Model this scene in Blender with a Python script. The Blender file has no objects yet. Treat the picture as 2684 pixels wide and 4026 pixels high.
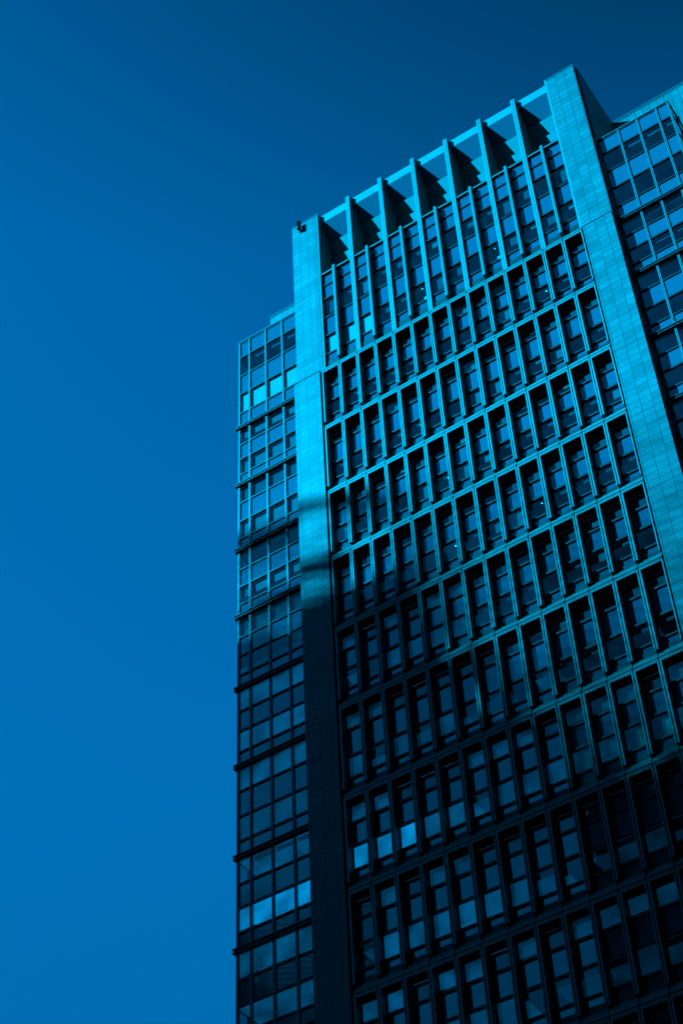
import bpy, math, random
from mathutils import Matrix, Vector

# ------------------------------------------------------------------ camera, sky, sun, exposure
K = 1.9                      # metres per facade module
ZG = -67.55                  # street level in module units (0 = top of the gridded part of the facade)
def W(p): return (p[0]*K, p[1]*K, (p[2]-ZG)*K)

scene = bpy.context.scene
CAM_C = (27.6757, -44.7718, -66.7038)
YAW, PITCH, ROLL, FPX = -0.542955, 0.823825, -0.0581262, 7024.77
def cam_axes():
    f = Vector((math.sin(YAW)*math.cos(PITCH), math.cos(YAW)*math.cos(PITCH), math.sin(PITCH)))
    r = Vector((math.cos(YAW), -math.sin(YAW), 0)); u = r.cross(f)
    c, s = math.cos(ROLL), math.sin(ROLL)
    return c*r+s*u, -s*r+c*u, f
RT, UP, FW = cam_axes()
cd = bpy.data.cameras.new('camera'); cam = bpy.data.objects.new('camera', cd)
scene.collection.objects.link(cam); scene.camera = cam
cd.sensor_fit = 'VERTICAL'; cd.sensor_height = 36; cd.lens = 36*FPX/4026
cd.clip_start = .1; cd.clip_end = 4000
m = Matrix((RT, UP, -FW)).transposed().to_4x4(); m.translation = Vector(W(CAM_C)); cam.matrix_world = m

SX, SZ = .84, .65            # sunlight travels (+SX, +1, -SZ)
to_sun = Vector((-SX, -1, SZ)).normalized()
EL = math.asin(to_sun.z); AZ = math.atan2(to_sun.x, to_sun.y)
world = bpy.data.worlds.new('World'); scene.world = world; world.use_nodes = True
nt = world.node_tree; nt.nodes.clear()
sky = nt.nodes.new('ShaderNodeTexSky'); sky.sky_type = 'NISHITA'; sky.sun_disc = False
sky.sun_elevation = EL; sky.sun_rotation = AZ % (2*math.pi); sky.air_density = 1.0; sky.dust_density = .1; sky.ozone_density = 2.0
gam = nt.nodes.new('ShaderNodeGamma'); gam.inputs[1].default_value = 1.0
mul = nt.nodes.new('ShaderNodeMix'); mul.data_type = 'RGBA'; mul.blend_type = 'MULTIPLY'; mul.inputs['Factor'].default_value = 1
mul.inputs['B'].default_value = (0.0, .245, .405, 1)
bg = nt.nodes.new('ShaderNodeBackground'); bg.inputs['Strength'].default_value = .05
wo = nt.nodes.new('ShaderNodeOutputWorld')
nt.links.new(sky.outputs[0], gam.inputs[0]); nt.links.new(gam.outputs[0], mul.inputs['A'])
# the clear sky is deepest in a patch high on the right, away from the sun (as through a polarising filter)
tc = nt.nodes.new('ShaderNodeTexCoord'); dt = nt.nodes.new('ShaderNodeVectorMath'); dt.operation = 'DOT_PRODUCT'
dt.inputs[1].default_value = (.097, .362, .927); nt.links.new(tc.outputs['Generated'], dt.inputs[0])
mr = nt.nodes.new('ShaderNodeMapRange'); mr.inputs['From Min'].default_value = .85; mr.inputs['From Max'].default_value = .977
nt.links.new(dt.outputs['Value'], mr.inputs['Value'])
pw = nt.nodes.new('ShaderNodeMath'); pw.operation = 'POWER'; pw.inputs[1].default_value = 2.2; nt.links.new(mr.outputs[0], pw.inputs[0])
ml = nt.nodes.new('ShaderNodeMath'); ml.operation = 'MULTIPLY_ADD'; ml.inputs[1].default_value = -.50; ml.inputs[2].default_value = 1; nt.links.new(pw.outputs[0], ml.inputs[0])
m2 = nt.nodes.new('ShaderNodeMix'); m2.data_type = 'RGBA'; m2.blend_type = 'MULTIPLY'; m2.inputs['Factor'].default_value = 1
sx = nt.nodes.new('ShaderNodeSeparateXYZ'); nt.links.new(tc.outputs['Generated'], sx.inputs[0])
cr = nt.nodes.new('ShaderNodeValToRGB'); el = cr.color_ramp.elements
for k, (p_, v_) in enumerate(((.48,.74),(.62,.97),(.70,1),(.82,1),(.895,.74),(1,.6))):
    e = el[k] if k < 2 else el.new(p_)
    e.position = p_; e.color = (v_, v_, v_, 1)
nt.links.new(sx.outputs[2], cr.inputs[0])
m3 = nt.nodes.new('ShaderNodeMath'); m3.operation = 'MULTIPLY'; nt.links.new(ml.outputs[0], m3.inputs[0]); nt.links.new(cr.outputs[0], m3.inputs[1])
nt.links.new(mul.outputs['Result'], m2.inputs['A']); nt.links.new(m3.outputs[0], m2.inputs['B'])
nt.links.new(m2.outputs['Result'], bg.inputs[0]); nt.links.new(bg.outputs[0], wo.inputs[0])

sd = bpy.data.lights.new('sun', 'SUN'); sd.energy = 5; sd.angle = math.radians(.53); sd.color = (0.0, .52, .965)
so = bpy.data.objects.new('sun', sd); scene.collection.objects.link(so)
so.rotation_euler = to_sun.to_track_quat('Z', 'Y').to_euler(); so.location = W((-60, -80, 60))

scene.view_settings.view_transform = 'Standard'; scene.view_settings.look = 'None'
scene.view_settings.exposure = 3.3; scene.view_settings.gamma = 1.0
scene.cycles.max_bounces = 8; scene.cycles.transparent_max_bounces = 12
scene.cycles.caustics_reflective = False; scene.cycles.caustics_refractive = False

# ------------------------------------------------------------------ helpers
random.seed(11)
COL = scene.collection
class MB:
    """collects faces (module units, local), with material slots"""
    def __init__(s): s.v=[]; s.f=[]; s.mi=[]; s.cur=0
    def face(s, pts):
        n=len(s.v); s.v+=[tuple(p) for p in pts]; s.f.append(tuple(range(n,n+len(pts)))); s.mi.append(s.cur)
    def box(s, x0,x1,y0,y1,z0,z1):
        a=[(x0,y0,z0),(x1,y0,z0),(x1,y1,z0),(x0,y1,z0),(x0,y0,z1),(x1,y0,z1),(x1,y1,z1),(x0,y1,z1)]
        for q in ((0,1,5,4),(1,2,6,5),(2,3,7,6),(3,0,4,7),(4,5,6,7),(3,2,1,0)): s.face([a[i] for i in q])
    def prism(s, x0,x1, yz):
        """yz outline (counter-clockwise seen from +x) swept along x"""
        n=len(yz)
        for i in range(n):
            (ya,za),(yb,zb)=yz[i],yz[(i+1)%n]
            s.face([(x0,ya,za),(x0,yb,zb),(x1,yb,zb),(x1,ya,za)])
        s.face([(x1,y,z) for y,z in yz]); s.face([(x0,y,z) for y,z in reversed(yz)])
    def lathe(s, cx,cy, prof, n=20):
        """prof [(r,z)] round a vertical axis"""
        for (r0,z0),(r1,z1) in zip(prof,prof[1:]):
            for i in range(n):
                a,b=2*math.pi*i/n,2*math.pi*(i+1)/n
                s.face([(cx+r0*math.cos(a),cy+r0*math.sin(a),z0),(cx+r0*math.cos(b),cy+r0*math.sin(b),z0),
                        (cx+r1*math.cos(b),cy+r1*math.sin(b),z1),(cx+r1*math.cos(a),cy+r1*math.sin(a),z1)])
    def add(s, o, dx=0,dy=0,dz=0, remap=None):
        n=len(s.v); s.v+=[(x+dx,y+dy,z+dz) for x,y,z in o.v]
        s.f+=[tuple(i+n for i in f) for f in o.f]; s.mi+=[(remap[i] if remap else i) for i in o.mi]
    def mesh(s, name, mats):
        me=bpy.data.meshes.new(name)
        me.from_pydata([(x*K,y*K,z*K) for x,y,z in s.v],[],s.f)
        for mm in mats: me.materials.append(mm)
        me.polygons.foreach_set('material_index', s.mi); me.update()
        return me
POS={}
def link(name, data, loc, parent=None):
    """loc in module units, absolute"""
    o=bpy.data.objects.new(name,data); COL.objects.link(o)
    w=Vector(W(loc)); POS[o]=w
    if parent: o.parent=parent; o.location=w-POS[parent]
    else: o.location=w
    return o
def tag(o,label,cat,group=None):
    o['label']=label; o['category']=cat
    if group: o['group']=group
    return o

# ------------------------------------------------------------------ materials
def pmat(name, col, rough=.5, spec=.5, metal=0, var=0, scale=3, bump=0):
    mt=bpy.data.materials.new(name); mt.use_nodes=True; t=mt.node_tree; b=t.nodes['Principled BSDF']
    b.inputs['Base Color'].default_value=(*col,1); b.inputs['Roughness'].default_value=rough
    b.inputs['Specular IOR Level'].default_value=spec; b.inputs['Metallic'].default_value=metal
    if var:
        tc=t.nodes.new('ShaderNodeTexCoord'); nz=t.nodes.new('ShaderNodeTexNoise'); nz.inputs['Scale'].default_value=scale
        nz.inputs['Detail'].default_value=6
        geo=t.nodes.new('ShaderNodeNewGeometry')
        t.links.new(geo.outputs['Position'],nz.inputs['Vector'])
        mr=t.nodes.new('ShaderNodeMapRange'); mr.inputs['From Min'].default_value=.25; mr.inputs['From Max'].default_value=.75
        mr.inputs['To Min'].default_value=1-var; mr.inputs['To Max'].default_value=1+var
        t.links.new(nz.outputs[0],mr.inputs['Value'])
        mx=t.nodes.new('ShaderNodeMix'); mx.data_type='RGBA'; mx.blend_type='MULTIPLY'; mx.inputs['Factor'].default_value=1
        mx.inputs['A'].default_value=(*col,1); t.links.new(mr.outputs[0],mx.inputs['B'])
        t.links.new(mx.outputs['Result'],b.inputs['Base Color'])
    return mt

def granite(name, w, h, floors=True):
    """polished-flamed granite panels: joints, tone per panel, speckle, weather stains"""
    mt=bpy.data.materials.new(name); mt.use_nodes=True; t=mt.node_tree; N=t.nodes; L=t.links; b=N['Principled BSDF']
    geo=N.new('ShaderNodeNewGeometry'); sep=N.new('ShaderNodeSeparateXYZ'); L.new(geo.outputs['Position'],sep.inputs[0])
    ad=N.new('ShaderNodeMath'); ad.operation='ADD'; L.new(sep.outputs[0],ad.inputs[0]); L.new(sep.outputs[1],ad.inputs[1])
    cmb=N.new('ShaderNodeCombineXYZ'); L.new(ad.outputs[0],cmb.inputs[0]); L.new(sep.outputs[2],cmb.inputs[1])
    mp=N.new('ShaderNodeMapping'); L.new(cmb.outputs[0],mp.inputs[0])
    def brick(bw,bh,mort,c1,c2,off=(0,0,0)):
        k=N.new('ShaderNodeTexBrick'); k.offset=0; k.squash=1; k.inputs['Scale'].default_value=1
        k.inputs['Brick Width'].default_value=bw*K; k.inputs['Row Height'].default_value=bh*K; k.inputs['Mortar Size'].default_value=mort
        k.inputs['Mortar Smooth'].default_value=0
        k.inputs['Color1'].default_value=(c1,c1,c1,1); k.inputs['Color2'].default_value=(c2,c2,c2,1); k.inputs['Mortar'].default_value=(.22,.22,.22,1)
        mm=N.new('ShaderNodeMapping'); mm.inputs['Location'].default_value=off; L.new(mp.outputs[0],mm.inputs[0]); L.new(mm.outputs[0],k.inputs['Vector'])
        return k
    fl=2.095
    k1=brick(w,h,.032,.74,1.14,(.37*K+w*K*.0,(ZG*-1)*0,0))
    def mulc(a,bb):
        x=N.new('ShaderNodeMix'); x.data_type='RGBA'; x.blend_type='MULTIPLY'; x.inputs['Factor'].default_value=1
        L.new(a,x.inputs['A']); L.new(bb,x.inputs['B']); return x.outputs['Result']
    def rng(src,lo,hi,a=.3,c=.7):
        r=N.new('ShaderNodeMapRange'); r.inputs['From Min'].default_value=a; r.inputs['From Max'].default_value=c
        r.inputs['To Min'].default_value=lo; r.inputs['To Max'].default_value=hi; L.new(src,r.inputs['Value']); return r.outputs[0]
    def noise(scale,detail=2,rough=.5):
        n=N.new('ShaderNodeTexNoise'); n.inputs['Scale'].default_value=scale; n.inputs['Detail'].default_value=detail; n.inputs['Roughness'].default_value=rough
        L.new(geo.outputs['Position'],n.inputs['Vector']); return n.outputs[0]
    c=k1.outputs['Color']
    if floors:
        k2=brick(50,fl,.036,1,1,(0,.18*K,0)); k2.inputs['Mortar'].default_value=(.4,.4,.4,1); c=mulc(c,k2.outputs['Color'])
        # thin honed course once per floor, a shade darker
        k3=brick(50,fl*2,.105,1,1,(0,1.05*K,0)); k3.inputs['Mortar'].default_value=(.74,.74,.74,1); c=mulc(c,k3.outputs['Color'])
    c=mulc(c,rng(noise(6,3,.7),.66,1.36)); c=mulc(c,rng(noise(.35,4),.70,1.22)); c=mulc(c,rng(noise(22,2,.8),.82,1.18))
    x=N.new('ShaderNodeMix'); x.data_type='RGBA'; x.blend_type='MULTIPLY'; x.inputs['Factor'].default_value=1
    x.inputs['A'].default_value=(.047,.046,.0465,1); L.new(c,x.inputs['B']); L.new(x.outputs['Result'],b.inputs['Base Color'])
    b.inputs['Roughness'].default_value=.55; b.inputs['Specular IOR Level'].default_value=.25
    return mt

def glass(name, tint=.5):
    """thin tinted pane: the same reflectance from both sides, slightly uneven"""
    mt=bpy.data.materials.new(name); mt.use_nodes=True; t=mt.node_tree; t.nodes.clear(); N=t.nodes; L=t.links
    o=N.new('ShaderNodeOutputMaterial'); mx=N.new('ShaderNodeMixShader')
    tr=N.new('ShaderNodeBsdfTransparent'); tr.inputs[0].default_value=(tint*.85,tint,tint*1.02,1)
    gl=N.new('ShaderNodeBsdfGlossy'); gl.inputs['Roughness'].default_value=.02; gl.inputs['Color'].default_value=(.9,.9,.9,1)
    g=N.new('ShaderNodeNewGeometry'); d=N.new('ShaderNodeVectorMath'); d.operation='DOT_PRODUCT'
    L.new(g.outputs['Normal'],d.inputs[0]); L.new(g.outputs['Incoming'],d.inputs[1])
    def math_(op,a,b=0):
        n=N.new('ShaderNodeMath'); n.operation=op
        if isinstance(a,(int,float)): n.inputs[0].default_value=a
        else: L.new(a,n.inputs[0])
        if isinstance(b,(int,float)): n.inputs[1].default_value=b
        else: L.new(b,n.inputs[1])
        return n.outputs[0]
    c=math_('ABSOLUTE',d.outputs['Value']); p=math_('POWER',math_('SUBTRACT',1,c),5)
    r=math_('MINIMUM',math_('ADD',math_('MULTIPLY',p,1.5),.062),1)
    L.new(r,mx.inputs[0]); L.new(tr.outputs[0],mx.inputs[1]); L.new(gl.outputs[0],mx.inputs[2]); L.new(mx.outputs[0],o.inputs[0])
    nz=N.new('ShaderNodeTexNoise'); nz.inputs['Scale'].default_value=.9; nz.inputs['Detail'].default_value=1; L.new(g.outputs['Position'],nz.inputs['Vector'])
    bp=N.new('ShaderNodeBump'); bp.inputs['Strength'].default_value=.12; bp.inputs['Distance'].default_value=.06; L.new(nz.outputs[0],bp.inputs['Height'])
    L.new(bp.outputs[0],gl.inputs['Normal'])
    return mt

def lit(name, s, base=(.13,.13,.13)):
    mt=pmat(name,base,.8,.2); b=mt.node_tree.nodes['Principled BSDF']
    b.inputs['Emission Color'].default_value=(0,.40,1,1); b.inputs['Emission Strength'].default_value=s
    if s:      # glow put into the surface itself, uneven as from lamps behind
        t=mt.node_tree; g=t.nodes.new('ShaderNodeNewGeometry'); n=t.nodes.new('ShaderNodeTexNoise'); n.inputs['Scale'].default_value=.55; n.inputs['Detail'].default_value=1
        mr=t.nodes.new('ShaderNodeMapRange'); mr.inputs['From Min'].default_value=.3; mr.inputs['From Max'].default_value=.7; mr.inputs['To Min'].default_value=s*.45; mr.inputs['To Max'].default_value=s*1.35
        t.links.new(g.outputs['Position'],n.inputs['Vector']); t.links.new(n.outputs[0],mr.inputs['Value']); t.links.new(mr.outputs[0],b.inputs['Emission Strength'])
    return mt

M=dict(
 granite=granite('granite_panels',.5,.385), granite_core=granite('granite_core_panels',.405,.75,False),
 frame=pmat('pale_metal_frame',(.077,.083,.078),.42,.35,0,.14,1.6),
 aggregate=pmat('exposed_aggregate_panel',(.054,.053,.078),.9,.1,0,.3,16),
 concrete=pmat('fair_faced_crown_panel',(.066,.066,.066),.75,.2,0,.13,9),
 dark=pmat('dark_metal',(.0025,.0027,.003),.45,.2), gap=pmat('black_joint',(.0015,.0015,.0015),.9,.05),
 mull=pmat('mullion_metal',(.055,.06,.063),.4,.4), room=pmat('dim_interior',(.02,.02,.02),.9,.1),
 spandrel=pmat('back_painted_glass',(.033,.036,.052),.03,.9), spandrel2=pmat('back_painted_glass_wing',(.033,.039,.055),.03,.9),
 glass=glass('window_glass',.5),
 blind=pmat('white_blind',(.50,.50,.43),.9,.1), dimblind=pmat('grey_blind',(.085,.085,.10),.9,.1),
 greyblind=pmat('pale_grey_blind',(.15,.155,.17),.9,.1),
 tank=pmat('shade_screen_metal',(.2,.2,.2),.6,.3), tower=pmat('neighbour_cladding',(.05,.05,.05),.6,.3),
 asphalt=pmat('asphalt',(.045,.045,.045),.9,.2,0,.2,.5), paving=pmat('paving',(.12,.12,.12),.85,.2,0,.15,1.5), paint=pmat('road_paint',(.6,.6,.6),.7,.2),
)
LIT=[lit('ceiling_unlit',0,(.05,.05,.05)),lit('room_glow_dim',.006),lit('room_glow_low',.013),lit('room_glow_mid',.028),lit('room_glow_bright',.10)]  # room light put into ceilings and some blinds as their own glow
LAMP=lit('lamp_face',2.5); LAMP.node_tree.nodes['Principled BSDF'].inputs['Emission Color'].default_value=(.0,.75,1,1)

def proj(p):
    d=Vector(p)-Vector(CAM_C); z=d.dot(FW)
    return 1342+FPX*d.dot(RT)/z, 2013-FPX*d.dot(UP)/z

# ------------------------------------------------------------------ ground
S=4.15058; T=4.41223
ROWH=[S,T,S,S,S,T,S,S,S,S,S]
ZR=[0]
for h in ROWH: ZR.append(ZR[-1]-h)
def structure(name, mb, mat, loc=(0,0,0)):
    o=link(name, mb.mesh(name,[mat]), loc); o['kind']='structure'; return o
g=MB(); g.face([(-900,-900,0),(900,-900,0),(900,900,0),(-900,900,0)]); structure('ground',g,M['asphalt'],(0,0,ZG))
g=MB(); g.box(-200,200,-50.5,-42,0,.08); structure('pavement',g,M['paving'],(0,0,ZG))
g=MB(); g.box(-200,200,-9,40,0,.08); structure('plaza',g,M['paving'],(0,0,ZG))
g=MB()
for i in range(-20,20): g.box(i*5,i*5+2.5,-25.6,-25.5,.004,.008)
structure('road_marking',g,M['paint'],(0,0,ZG))

# ------------------------------------------------------------------ the tower
bld=link('office_tower',None,(7.1,4,ZG))
tag(bld,'tall office tower of granite piers and gridded window bays with a finned crown','office tower')
def part(name, mb, mats, loc=(0,0,0), parent=None):
    if not isinstance(mats,(list,tuple)): mats=[mats]
    return link(name, mb.mesh(name,mats), loc, parent or bld)

# granite core behind everything
b=MB(); b.box(-5.77,19.95,4.25,17,ZG,13.42)
core=part('core_block',b,M['granite_core'])
b=MB(); b.box(-5.81,19.99,4.21,17.04,13.44,13.49); b.box(-5.80,19.98,4.225,17.03,13.31,13.335); part('coping',b,M['mull'],parent=core)
# granite piers: the lower stage stands 0.18 proud of the top stage
for (xu0,xu1,xl0,xl1,sg) in ((-1.50,.02,-1.56,-.10,-1),(13.97,15.49,14.05,15.50,1)):
    b=MB(); b.box(xu0,xu1,.18,4.24,.13,13.46); b.box(xl0,xl1,0,4.24,ZG,.085)
    if sg>0: b.box(xu1,15.60,.42,4.24,.13,13.50)
    else: b.box(-1.62,xu0,.42,4.24,.13,13.50)
    p=part('stone_pier',b,M['granite'])
    b=MB(); b.box(xl0-.012,xl1+.012,-.014,4.2,.087,.128); b.cur=1; b.box(xl0-.02,xl1+.02,.10,.17,.129,.14); part('shadow_joint',b,[M['gap'],M['mull']],parent=p)
    b=MB(); b.box(xu0-.02,xu1+.02,.16,4.245,13.50,13.55); b.cur=1; b.box(xu0+.02,xu1-.02,.2,4.2,13.46,13.50); part('coping',b,[M['mull'],M['gap']],parent=p)

# inner body: back walls of the rooms
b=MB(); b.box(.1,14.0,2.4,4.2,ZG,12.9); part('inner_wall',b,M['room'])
b=MB(); b.box(.1,14.0,.47,4.05,ZG,ZR[-1]-.02); part('base_wall',b,M['dark'])

# ---- gridded window bays ------------------------------------------------------------
def bay_levels(h):
    d=h-S
    # A vision, B spandrel, C vision, D spandrel
    return [(-.22,-.96),(-1.04,-1.98-d),(-2.07-d,-3.05-d),(-3.12-d,-3.42-d)]
GY=.375
FRAME={}; WFR={}; PANE={}
def frame_mb(h):
    b=MB()
    b.box(.02,.98,0,.42,-.082,-.026); b.box(.02,.98,.02,.42,-.097,-.082); b.box(.02,.98,.004,.42,-.148,-.097)       # hood
    for x0,x1 in ((.022,.09),(.928,.978)):                                                                          # jambs, cut off above the sill
        b.prism(x0,x1,[(0,-h+.385),(.4,-h+.47),(.4,-.15),(0,-.15)])
    b.prism(.02,.98,[(0,-h+.03),(.37,-h+.03),(.37,-h+.40),(.2,-h+.40),(0,-h+.085)])                                  # raked sill
    b.cur=1
    b.box(-.02,.02,.09,.4,-h+.3,-.0); b.box(.02,.98,.05,.4,-.026,.0); b.box(.02,.98,.05,.4,-h,-h+.03); b.box(.092,.926,.03,.328,-.156,-.149)                # dark joints; last, a black plate added under the hood as its shade
    return b
def wframe_mb(h):
    b=MB(); lv=bay_levels(h); y0,y1=.33,.40
    b.box(.091,.125,y0,y1,-h+.40,-.15); b.box(.895,.927,y0,y1,-h+.40,-.15)
    b.box(.125,.895,y0,y1,lv[0][0],-.15)
    for (a,c) in zip(lv,lv[1:]): b.box(.125,.895,y0-.03,y1,c[0],a[1])
    b.box(.125,.895,y0,y1,-h+.40,lv[3][1])
    b.cur=1
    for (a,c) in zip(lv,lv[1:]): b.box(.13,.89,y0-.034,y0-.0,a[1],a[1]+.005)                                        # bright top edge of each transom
    return b
def quad_mb(x0,x1,z0,z1,y=0):
    b=MB(); b.face([(x0,y,z0),(x1,y,z0),(x1,y,z1),(x0,y,z1)]); return b
def room_mb(zc,x0,x1,y0=.48,y1=2.39):
    b=MB(); b.face([(x0,y0,zc),(x0,y1,zc),(x1,y1,zc),(x1,y0,zc)]); return b
def slab_mb(zt,zb,x0,x1,y0=.48,y1=2.39):
    b=MB(); b.box(x0,x1,y0,y1,zb,zt); return b
MESH={}
def cached(key, fn, mats):
    if key not in MESH: MESH[key]=fn().mesh(key[0] if isinstance(key,tuple) else key, mats)
    return MESH[key]

def glow_level(row,i,which):
    """how brightly each room's ceiling is lit (from the photograph)"""
    r=random.Random(row*100+i*7+(which=='C')*3)
    if which=='A':
        v={0:1,1:1,2:1,3:1,4:2 if i<6 else 1,5:2 if i<5 else 1,6:3 if i<5 else 2,7:2,8:3,9:2,10:2}[row]
    else:
        v={0:1,1:1,2:1,3:1,4:2 if i<6 else 1,5:2 if i<5 else 1,6:4 if i<3 else (3 if i<5 else 2),7:3 if i<8 else 2,8:2,9:2,10:2}[row]
    if row>=7 and i>5: v=max(1,v-1)
    if r.random()<.14: v=max(0,min(3,v+r.choice((-1,1)))) if v<4 else v
    return v
def blind_spec(row,i,which):
    r=random.Random(row*991+i*37+(which=='C')*5+1)
    x=r.random()
    if r.random()<.16 and row<8: return ('greyblind',r.choice((.25,.5,.625,1.0)))
    if which=='A': return ('dimblind',1.0) if x<(.8 if row<5 or i>6 else .4) and row<9 else (('dimblind',r.uniform(.2,.45)) if x<.9 else None)
    if row==6 and which=='C' and i>8: return None
    return ('dimblind',r.uniform(.18,.3)) if x<.75 else None
def lamp_spec(row,i,which):
    r=random.Random(row*313+i*17+(which=='C')*9+5)
    if row in (0,2) and which=='A': return 'dot' if i>9 or (row==2 and i in (2,4,5,7,8)) else None
    if row in (3,4,6) and which=='C': return 'dot' if r.random()<.5 else None
    if row==6 and which=='A': return 'dash' if r.random()<.35 else None
    return 'dot' if r.random()<.07 else ('dash' if r.random()<.05 else None)

def bay_items(row,i):
    """(name, MB, material) of everything that belongs to one bay, besides its frame"""
    h=ROWH[row]; lv=bay_levels(h); out=[]
    out.append(('window_frame',('wf',h),lambda:wframe_mb(h),[M['dark'],M['mull']]))
    for n,(zt,zb) in zip('ABCD',lv):
        if n in 'AC': out.append(('window_pane',('gp',n,h),lambda zt=zt,zb=zb:quad_mb(.125,.895,zb,zt,GY),[M['glass']]))
        else: out.append(('spandrel_panel',('sp',n,h),lambda zt=zt,zb=zb:quad_mb(.125,.895,zb,zt,GY),[M['spandrel']]))
    for n in 'AC':
        zt,zb=lv['ABCD'.index(n)]; L=glow_level(row,i,n)
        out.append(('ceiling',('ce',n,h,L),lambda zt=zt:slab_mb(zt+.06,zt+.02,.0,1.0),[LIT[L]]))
        bs=blind_spec(row,i,n)
        if L>=2 and (L==4 or random.Random(row*71+i*13+ord(n)).random()<.72):
            fr=random.Random(row*7+i*5+ord(n)).choice((1,1,.875,.75)) if L<4 else 1
            out.append(('roller_blind',('lb',n,h,L,fr),lambda zt=zt,zb=zb,fr=fr:quad_mb(.06,.94,zt-(zt-zb)*fr-(.03 if fr==1 else 0),zt+.018,.46),[LIT[L]]))  # blind glows by itself in place of a lit room behind
            bs=None
        if bs:
            q=round(bs[1]*8)/8 or .125
            out.append(('roller_blind',('bl',n,h,bs[0],q),lambda zt=zt,zb=zb,q=q:quad_mb(.06,.94,zt-(zt-zb)*q-(.03 if q==1 else 0),zt+.018,.46),[M[bs[0]]]))
        if row==6 and n=='C' and i in (9,11,12,13):
            out.append(('side_blind',('sb',h),lambda zt=zt,zb=zb:quad_mb(.60,.94,zb-.02,zt-.22,.44),[M['blind']]))
        ls=lamp_spec(row,i,n)
        if ls=='dot':
            def f(zt=zt):
                b=MB(); b.lathe(.55,.64,[(0,zt+.005),(.016,zt+.005),(.016,zt+.02)],10); return b
            out.append(('downlight',('dl',n,h),f,[LAMP]))
        elif ls=='dash':
            def f(zt=zt):
                b=MB(); b.box(.58,.60,.53,.74,zt+.004,zt+.02); return b
            out.append(('strip_light',('dh',n,h),f,[LAMP]))
    return out

cand=[]
for row in range(11):
    for i in range(14):
        P=[proj((i+dx,0,ZR[row]-dz)) for dx,dz in ((0,0),(1,0),(1,ROWH[row]),(0,ROWH[row]))]
        cx=sum(p[0] for p in P)/4; cy=sum(p[1] for p in P)/4
        vis=any(0<=p[0]<=2684 and 0<=p[1]<=4026 for p in P)
        ar=abs(sum(P[k][0]*P[(k+1)%4][1]-P[(k+1)%4][0]*P[k][1] for k in range(4)))/2
        inx=max(0,min(2684,max(p[0] for p in P))-max(0,min(p[0] for p in P)))/(max(p[0] for p in P)-min(p[0] for p in P))
        iny=max(0,min(4026,max(p[1] for p in P))-max(0,min(p[1] for p in P)))/(max(p[1] for p in P)-min(p[1] for p in P))
        cand.append((-ar*max(0,inx)*max(0,iny) if vis else 0,row,i))
cand.sort(); single={(r,i) for a,r,i in cand[:100] if a<0}
rest=MB(); rest_m=[]
def slot(mm):
    if mm not in rest_m: rest_m.append(mm)
    return rest_m.index(mm)
for row in range(11):
    for i in range(14):
        h=ROWH[row]; loc=(i,0,ZR[row]); items=bay_items(row,i)
        if (row,i) in single:
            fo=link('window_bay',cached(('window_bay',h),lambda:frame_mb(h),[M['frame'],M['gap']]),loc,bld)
            for nm,key,fn,mats in items: link(nm,cached((nm,)+key,fn,mats),loc,fo)
        else:
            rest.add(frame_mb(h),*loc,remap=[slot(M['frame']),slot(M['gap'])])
            for nm,key,fn,mats in items: rest.add(fn(),*loc,remap=[slot(mm) for mm in mats])
ro=part('window_bays',rest,rest_m); ro['kind']='stuff'
# room partitions between floors: dark slabs closing the rooms behind the spandrels
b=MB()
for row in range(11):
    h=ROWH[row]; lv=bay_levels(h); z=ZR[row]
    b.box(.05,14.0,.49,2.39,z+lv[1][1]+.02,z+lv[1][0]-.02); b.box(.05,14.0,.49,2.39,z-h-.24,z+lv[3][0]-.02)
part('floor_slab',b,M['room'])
b=MB(); b.box(13.985,14.05,.10,.5,ZR[-1],.08); b.box(-.10,.015,.10,.5,ZR[-1],.08); part('edge_joint',b,M['gap'])

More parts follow.
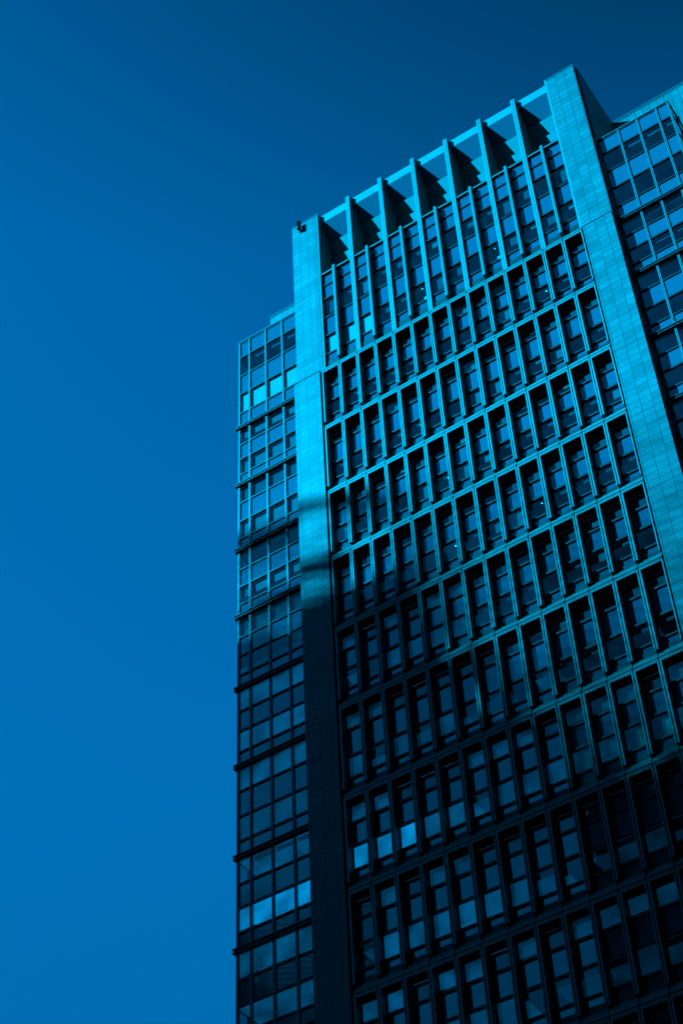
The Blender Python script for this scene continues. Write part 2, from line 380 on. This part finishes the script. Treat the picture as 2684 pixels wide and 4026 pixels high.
# ---- tall bays of the top stage ------------------------------------------------------
TZ=[8.27,7.13,6.01,4.46,3.0,1.54,.89]
kinds='SSVSVS'
for i in range(14):
    ev=i%2==0; fl,fr=(.115,.935) if ev else (.065,.885); pl_,pr_=fl+.03,fr-.03
    b=MB(); y0,y1=.33,.40
    for x0,x1 in ((fl,pl_),(pr_,fr)): b.box(x0,x1,y0,y1,.40,8.28)
    for z in TZ[1:-1]: b.box(pl_,pr_,y0-.02,y1,z-.04,z+.03)
    b.box(pl_,pr_,y0,y1,.40,TZ[-1]+.1); b.box(pl_,pr_,y0,y1,8.24,8.30)
    b.cur=1
    for z in TZ[1:-1]: b.box(pl_+.005,pr_-.005,y0-.024,y0,z+.03,z+.038)
    fo=part('tall_window_bay',b,[M['dark'],M['mull']],(i,0,0))
    b=MB(); b.prism(.02,.98,[(0,.03),(.36,.03),(.36,.40),(.2,.40),(0,.085)]); b.cur=1; b.box(.02,.98,.05,.36,0,.03); part('sill',b,[M['frame'],M['gap']],(i,0,0),fo)
    for k,kind in enumerate(kinds):
        zt,zb=TZ[k]-.04,TZ[k+1]+.03
        if k==0: zt=8.24
        if k==5: zb=.99
        if kind=='S': part('spandrel_panel',quad_mb(pl_,pr_,zb,zt,GY),M['spandrel'],(i,0,0),fo)
        else:
            part('window_pane',quad_mb(pl_,pr_,zb,zt,GY),M['glass'],(i,0,0),fo)
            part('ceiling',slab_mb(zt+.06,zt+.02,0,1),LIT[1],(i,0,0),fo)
            if k==4 and i<3: part('roller_blind',quad_mb(pl_+.09,pr_,zb-.02,zt-.10,.43),M['blind'],(i,0,0),fo)
            elif k==4 and i in (5,9): part('roller_blind',quad_mb(.62,pr_,zb,zb+.42,.44),M['blind'],(i,0,0),fo)
            elif random.random()<.8: part('roller_blind',quad_mb(pl_,pr_,zt-(zt-zb)*random.choice((.2,.25,.35,.5,.7)),zt+.01,.50),M[random.choice(('dimblind','dimblind','greyblind'))],(i,0,0),fo)
            if k==4 and i in (4,5,6,7,9,11,12):
                lm=MB(); lm.lathe(.5,.62,[(0,zt),(.016,zt),(.016,zt+.02)],10); part('downlight',lm,LAMP,(i,0,0),fo)
    if i==0:      # potted plant seen through the glass
        pl=MB()
        for q in range(26):
            a=random.uniform(.3,.8); z0=random.uniform(4.5,5.0); w=random.uniform(.02,.05)
            pl.face([(a-w,.55,z0),(a+w,.56,z0),(a+w*.6,.57,z0+w*2.2),(a-w*.6,.55,z0+w*2)])
        part('window_plant',pl,M['blind'],(i,0,0),fo)
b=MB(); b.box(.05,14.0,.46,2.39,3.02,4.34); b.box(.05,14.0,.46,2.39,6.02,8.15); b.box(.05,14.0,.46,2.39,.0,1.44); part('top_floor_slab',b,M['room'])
b=MB()
for i in range(14):
    xa,xb=(i+.12,i+.928) if i%2==0 else (i+.072,i+.88)
    b.cur=0; b.box(xa,xb,.24,.40,8.03,8.10)
    b.cur=1; b.box(xa,xb,.26,.33,8.005,8.03)
part('cornice',b,[M['frame'],M['gap']])

# ---- fins of the top stage ---------------------------------------------------------------
def fin(x0,x1,yz,gx=None,yg=.03):
    b=MB()
    if gx is None: b.prism(x0,x1,yz)
    else:
        b.prism(x0,gx-.009,yz); b.prism(gx+.009,x1,yz); b.cur=1
        ins=[(max(y,yg),z) for y,z in yz]; b.prism(gx-.009,gx+.009,ins)
    return b
FY=.2
big=[(FY,.42),(.40,.56),(.40,8.04),(1.95,8.04),(1.40,11.8),(.80,13.0),(.80,13.55),(.52,13.74),(FY,13.61)]
for i in range(0,15,2):
    if i==0: b=fin(.030,.115,big)
    elif i==14: b=fin(13.86,13.962,big)
    else: b=fin(i-.115,i+.115,big,i,FY+.03)
    part('crown_fin',b,[M['frame'],M['gap']])
small=[(0,.56),(.40,.30),(.40,8.16),(.25,8.09),(0,7.98)]
for i in range(1,14,2):
    part('mullion_fin',fin(i-.065,i+.065,small,i),[M['frame'],M['gap']])
# crown: top beam and three stepped raked panels in each gap between the fins
for i in range(0,14,2):
    x0=i+.116; x1=(i+2-.116) if i<12 else 13.859
    b=MB(); b.box(x0,x1,.49,1.2,13.0,13.66); part('crown_beam',b,M['frame'])
    for (ya,za),(yb,zb) in (((.49,12.998),(1.37,11.84)),((1.09,11.81),(1.56,10.59)),((1.25,10.58),(1.91,8.02))):
        b=MB(); b.prism(x0,x1,[(ya,za),(yb,zb),(yb+.5,zb),(ya+.5,za)]) ; part('crown_panel',b,M['aggregate' if za>12 else 'concrete'])
b=MB(); b.box(.05,13.96,2.45,4.24,8.1,13.2); part('crown_backing',b,M['room'])

# ---- glass wings -------------------------------------------------------------------------
WTOP=6.76; WY=.65
def wing(cols, side):
    xs0,xs1=cols[0],cols[-1]
    zones=[(WTOP,0,[6.70,5.53,4.02,2.58,1.07,.08],'SVSVS')]
    for r in range(10):
        h=ROWH[r]; d=h-S; z=ZR[r]
        zones.append((z,z-h,[z-.17,z-1.28,z-2.34-d*.7,z-3.44-d,z-h+.06],'VSVS'))
    for zi,(zt,zb,lv,kd) in enumerate(zones):
        for ci,(a,c) in enumerate(zip(cols,cols[1:])):
            P=[proj((x,WY,z)) for x in (a,c) for z in (zt,zb)]
            if not any(-40<=p[0]<=2724 and -40<=p[1]<=4066 for p in P): continue
            b=MB()
            # mullion at the outer (left) edge: two bright strips and a groove
            def mul_(x):
                b.cur=0; b.box(x-.048,x-.012,WY-.07,WY+.04,zb+.05,zt-.19 if zi else zt-.06); b.box(x+.012,x+.048,WY-.07,WY+.04,zb+.05,zt-.19 if zi else zt-.06)
                b.cur=1; b.box(x-.012,x+.012,WY-.03,WY+.04,zb+.05,zt-.19 if zi else zt-.06)
            if side<0 or ci>0: mul_(a if not (side<0 and ci==0) else a+.05)
            if side>0 and ci==len(cols)-2: mul_(c-.05)
            b.cur=1
            for z in lv[1:-1]: b.box(a+.04,c-.04,WY-.055,WY+.04,z-.045,z+.045)
            if side>0 and ci==0: b.box(a,a+.05,WY-.03,WY+.04,zb+.05,zt-.19 if zi else zt-.06)
            if zi==0: b.box(a+.04,c-.04,WY-.03,WY+.04,zt-.1,zt-.0)
            fo=part('curtain_wall_unit',b,[M['mull'],M['dark']])
            for k,kind in enumerate(kd):
                z1,z0=lv[k]-.045,lv[k+1]+.045
                if k==0: z1=lv[0]
                if k==len(kd)-1: z0=lv[-1]
                q=quad_mb(a+.03,c-.03,z0,z1,WY)
                if kind=='S': part('spandrel_panel',q,M['spandrel2'],(0,0,0),fo)
                else:
                    part('window_pane',q,M['glass'],(0,0,0),fo)
                    r=random.Random(zi*50+k*7+(1 if side>0 else 0)); L=1
                    if side<0:
                        L={5:1,6:2,7:2,8:3,9:2,10:2}.get(zi,1)
                        if zi>=5: L=r.choice((2,3))
                        if zi==7 and k==2: L=4
                    part('ceiling',slab_mb(z1+.06,z1+.02,a,c,WY+.03,3.2),LIT[L],(0,0,0),fo)
                    if zi==0 and k==3 and side<0:
                        if ci!=0: part('roller_blind',quad_mb(a+.05,c-.05,z0-.02,z1-.06,WY+.07),M['blind'],(0,0,0),fo)
                        else: part('roller_blind',quad_mb(a+.12,c-.05,z0-.02,z1-.03,WY+.07),M['blind'],(0,0,0),fo)
                    elif L>=2 and r.random()<.75: part('roller_blind',quad_mb(a+.01,c-.01,z0-.03 if r.random()<.7 else z0+(z1-z0)*.2,z1+.01,WY+.14),LIT[L],(0,0,0),fo)  # self-glowing blind stands in for room light
                    elif side<0 and 0<zi<5 and r.random()<.8: part('roller_blind',quad_mb(a+.04,c-.04,z1-(z1-z0)*r.choice((1.05,.8,.55,.9)),z1+.01,WY+.12),M[r.choice(('dimblind','greyblind','greyblind'))],(0,0,0),fo)
                    elif r.random()<.45 and ci: part('roller_blind',quad_mb(a+.05,c-.05,z1-(z1-z0)*.2,z1,WY+.14),M['dimblind'],(0,0,0),fo)
                    if side<0 and zi==4 and k==0 and ci in (1,2):
                        lm=MB()
                        for xx in (.45,.72): lm.box(a+xx,a+xx+.02,WY+.22,WY+.45,z1+.005,z1+.02)
                        part('strip_light',lm,LAMP,(0,0,0),fo)
    # horizontal double fins at each storey line
    for r in range(11):
        z=ZR[r]; b=MB(); e=.11
        xa,xb=(xs0-e,xs1) if side<0 else (xs0,xs1+e)
        for (za,zc,mi) in ((z-.015,z+.035,0),(z-.16,z-.115,0)): 
            b.cur=1; b.box(xa,xb,WY-.17,WY+.05,za,zc); b.cur=0; b.box(xa,xb,WY-.176,WY-.17,zc-.014,zc)
        b.cur=1; b.box(xa+e*.6 if side<0 else xa, xb if side<0 else xb-e*.6, WY-.09,WY+.05,z-.115,z-.015)
        part('storey_fin',b,[M['mull'],M['dark']])
    b=MB(); b.box(xs0-(.02 if side<0 else 0),xs1+(.02 if side>0 else 0),WY-.08,WY+.1,WTOP-.0,WTOP+.05); part('wing_coping',b,M['mull'])
    # body: roof, slabs, rear wall, outer side glazing
    b=MB(); b.box(xs0+.02,xs1-.02,3.25,4.2,ZG,WTOP-.05); b.box(xs0+.02,xs1-.02,WY+.1,4.24,WTOP-.08,WTOP-.01)
    for zt,zb,lv,kd in zones:
        for k,kind in enumerate(kd):
            if kind=='S': b.box(xs0+.03,xs1-.03,WY+.02,3.24,lv[k+1]+.02,lv[k]-.12)
    part('wing_floor_slab',b,M['room'])
    xo=xs0 if side<0 else xs1; s0,s1=(xo-.03,xo+.03)
    gy=MB(); gx=MB()
    for zt,zb,lv,kd in zones:
        gy.box(s0,s1,WY+.0+.06,4.08,zt-.17,zt)
        for z in lv[1:-1]: gy.box(s0,s1,WY+.06,4.08,z-.04,z+.04)
        for yy in (WY+.72,WY+1.7,WY+2.7): gy.box(s0-.004,s1+.004,yy-.035,yy+.035,zb,zt)
        for k,kind in enumerate(kd):
            gx.cur=0 if kind=='V' else 1
            gx.face([(xo,WY+.04,lv[k+1]),(xo,4.08,lv[k+1]),(xo,4.08,lv[k]),(xo,WY+.04,lv[k])])
    part('side_frame',gy,M['dark']); part('side_glazing',gx,[M['glass'],M['spandrel2']])
    b=MB(); b.box(xs0+.05,xs1-.05,WY+.1,4.05,ZG,ZR[10]-.1); part('wing_base',b,M['dark'])
wing([-5.26,-4.6,-3.6,-2.6,-1.4],-1)
wing([15.6,16.64,17.635,18.63,19.285],1)

# ------------------------------------------------------------------ fixtures on the piers
t=link('floodlight',None,(-.93,.18,12.74)); tag(t,'black ribbed floodlight on a bracket at the top of the left granite pier','floodlight')
b=MB()
for k in range(4):
    z=.17+k*.105; b.lathe(0,-.22,[(0,z),(.10,z),(.125,z+.02),(.125,z+.045),(.10,z+.07),(.06,z+.085),(.06,z+.11)],18)
b.lathe(0,-.22,[(.10,.585),(.13,.60),(.12,.64),(0,.65)],18)
link('lamp_head',b.mesh('lamp_head',[M['dark']]),(-.93,.18,12.74),t)
b=MB(); b.box(-.05,.05,-.24,.03,.05,.16); b.box(-.09,.09,-.03,-.001,-.06,.2); b.lathe(0,-.22,[(0,.03),(.11,.05),(.12,.12),(.07,.18)],16)
link('bracket',b.mesh('bracket',[M['dark']]),(-.93,.18,12.74),t)
t=link('wall_plate',None,(15.0,.18,13.0)); tag(t,'small pale square fixing plate high on the right granite pier','wall plate')
b=MB(); b.box(-.05,.05,-.03,-.001,-.07,.07); link('plate',b.mesh('plate',[M['frame']]),(15.0,.18,13.0),t)
b=MB(); b.box(-.015,.015,-.07,-.03,-.02,.02); link('bolt',b.mesh('bolt',[M['dark']]),(15.0,.18,13.0),t)

# ------------------------------------------------------------------ neighbours across the street (outside the frame; they shade this facade)
def tower(name,label,origin,rot,blocks,extras=()):
    root=link(name,None,origin); root.rotation_euler=(0,0,rot); tag(root,label,'office tower')
    for (x0,x1,y0,y1,z1) in blocks:
        b=MB(); b.box(x0,x1,y0,y1,0,z1)
        o=bpy.data.objects.new('tower_block',b.mesh('tower_block',[M['tower']])); COL.objects.link(o); o.parent=root
        w=MB(); z=4
        while z<z1-2:
            w.box(x0-.04,x1+.04,y0-.04,y1+.04,z,z+1.1); z+=2.1
        o2=bpy.data.objects.new('window_band',w.mesh('window_band',[M['spandrel']])); COL.objects.link(o2); o2.parent=o
    for nm,mb in extras:
        o=bpy.data.objects.new(nm,mb.mesh(nm,[M['tank']])); COL.objects.link(o); o.parent=root
# local +y points away from the sun's light (towards the sun); local x across the sun's azimuth
AZR=math.atan2(SX,1)
# origin of local frame: point whose shadow falls at facade x=0
D0=72.0
org=(-SX*D0,-D0,ZG)
cx=math.cos(AZR)
ztop=lambda zf,xf=-2: zf+SZ*(D0+xf*cx*math.sin(AZR))-ZG          # roof height (above street) whose edge shadow meets facade height zf
ex=[]
X=lambda xf: xf*cx                   # facade x -> local x
def lerp_tab(tab,x):
    if x<=tab[0][0]: return tab[0][1]
    for (xa,ya),(xb,yb) in zip(tab,tab[1:]):
        if x<=xb: return ya+(yb-ya)*(x-xa)/(xb-xa)
    return tab[-1][1]
TOPZ=[(-8,-7.0),(-3,-7.6),(0,-9.0),(3,-10.0),(7,-10.5),(11,-11.5),(15,-13),(24,-15)]       # where the screens begin to thin the sun
LOWZ=[(-8,-13.6),(-2,-14.6),(1,-14.6),(3,-16),(5,-19.5),(7,-25.5),(9,-29.0),(12,-31.6),(15,-33),(24,-34.5)]  # below this the roofs stop it
SPOTS=[(-14.5,.2),(-13.9,.0),(-13.4,.5),(-12.9,1.1),(-12.4,.6),(-11.7,.0),(-11,.5),(-10.4,.35),(-9.5,1.1),(-8.8,.7),(-8.1,.1),(-7,0)]
b=MB(); rr=random.Random(5); pitch=.62; seg=1.15
xf=-12.0
while xf<22:
    zl,zs=lerp_tab(TOPZ,xf+seg/2),lerp_tab(LOWZ,xf+seg/2); z=zl
    while z>zs-1:
        q=max(0,min(1,(zl-z)/(zl-zs)))**.9
        if xf<2.5: q=lerp_tab(SPOTS,z+.25*xf)+random.Random(int(xf/1.9+50)*37+int(z/1.3)*11).choice((-.7,-.35,.0,.25,.5)) if z>-14.4+.0*xf else 1
        else: q+=rr.uniform(-.12,.12)
        t=pitch*max(.05,min(1,q))
        zc=ztop(z,xf+seg/2); b.box(X(xf),X(xf+seg),-.30,-.22,zc-t/2,zc+t/2)
        z-=pitch
    b.box(X(xf)-.03,X(xf)+.03,-.22,-.12,ztop(zs-1,xf),ztop(zl,xf))
    xf+=seg
ex.append(('shade_screen',b))  # added, unseen screen; slat density shaped to soften and dapple the shadow
steps=[-2,1,2,3,4,5,6,7,8,9,10,11,12,13.5,15,18,24]
tower('office_block','stepped dark tower across the street with unseen added louvres over its roofs to soften its shadow',org,-AZR,
      [(-190,X(-2),-26,-.4,ztop(-14.6,-2))]+[(X(p),X(q),-26,-.4,ztop(lerp_tab(LOWZ,(p+q)/2),(p+q)/2)) for p,q in zip(steps,steps[1:])],ex)
tower('office_block','broad dark slab of offices facing the granite tower across the street',(-12,-51,ZG),0,[(0,75,-28,0,108)])
tower('office_block','tall dark office slab at the left end of the street canyon',(-104,-44,ZG),0,[(0,42,0,38,100)])
tower('office_block','tall dark office slab on the right behind the photographer',(38,-46,ZG),0,[(0,40,0,75,125)])
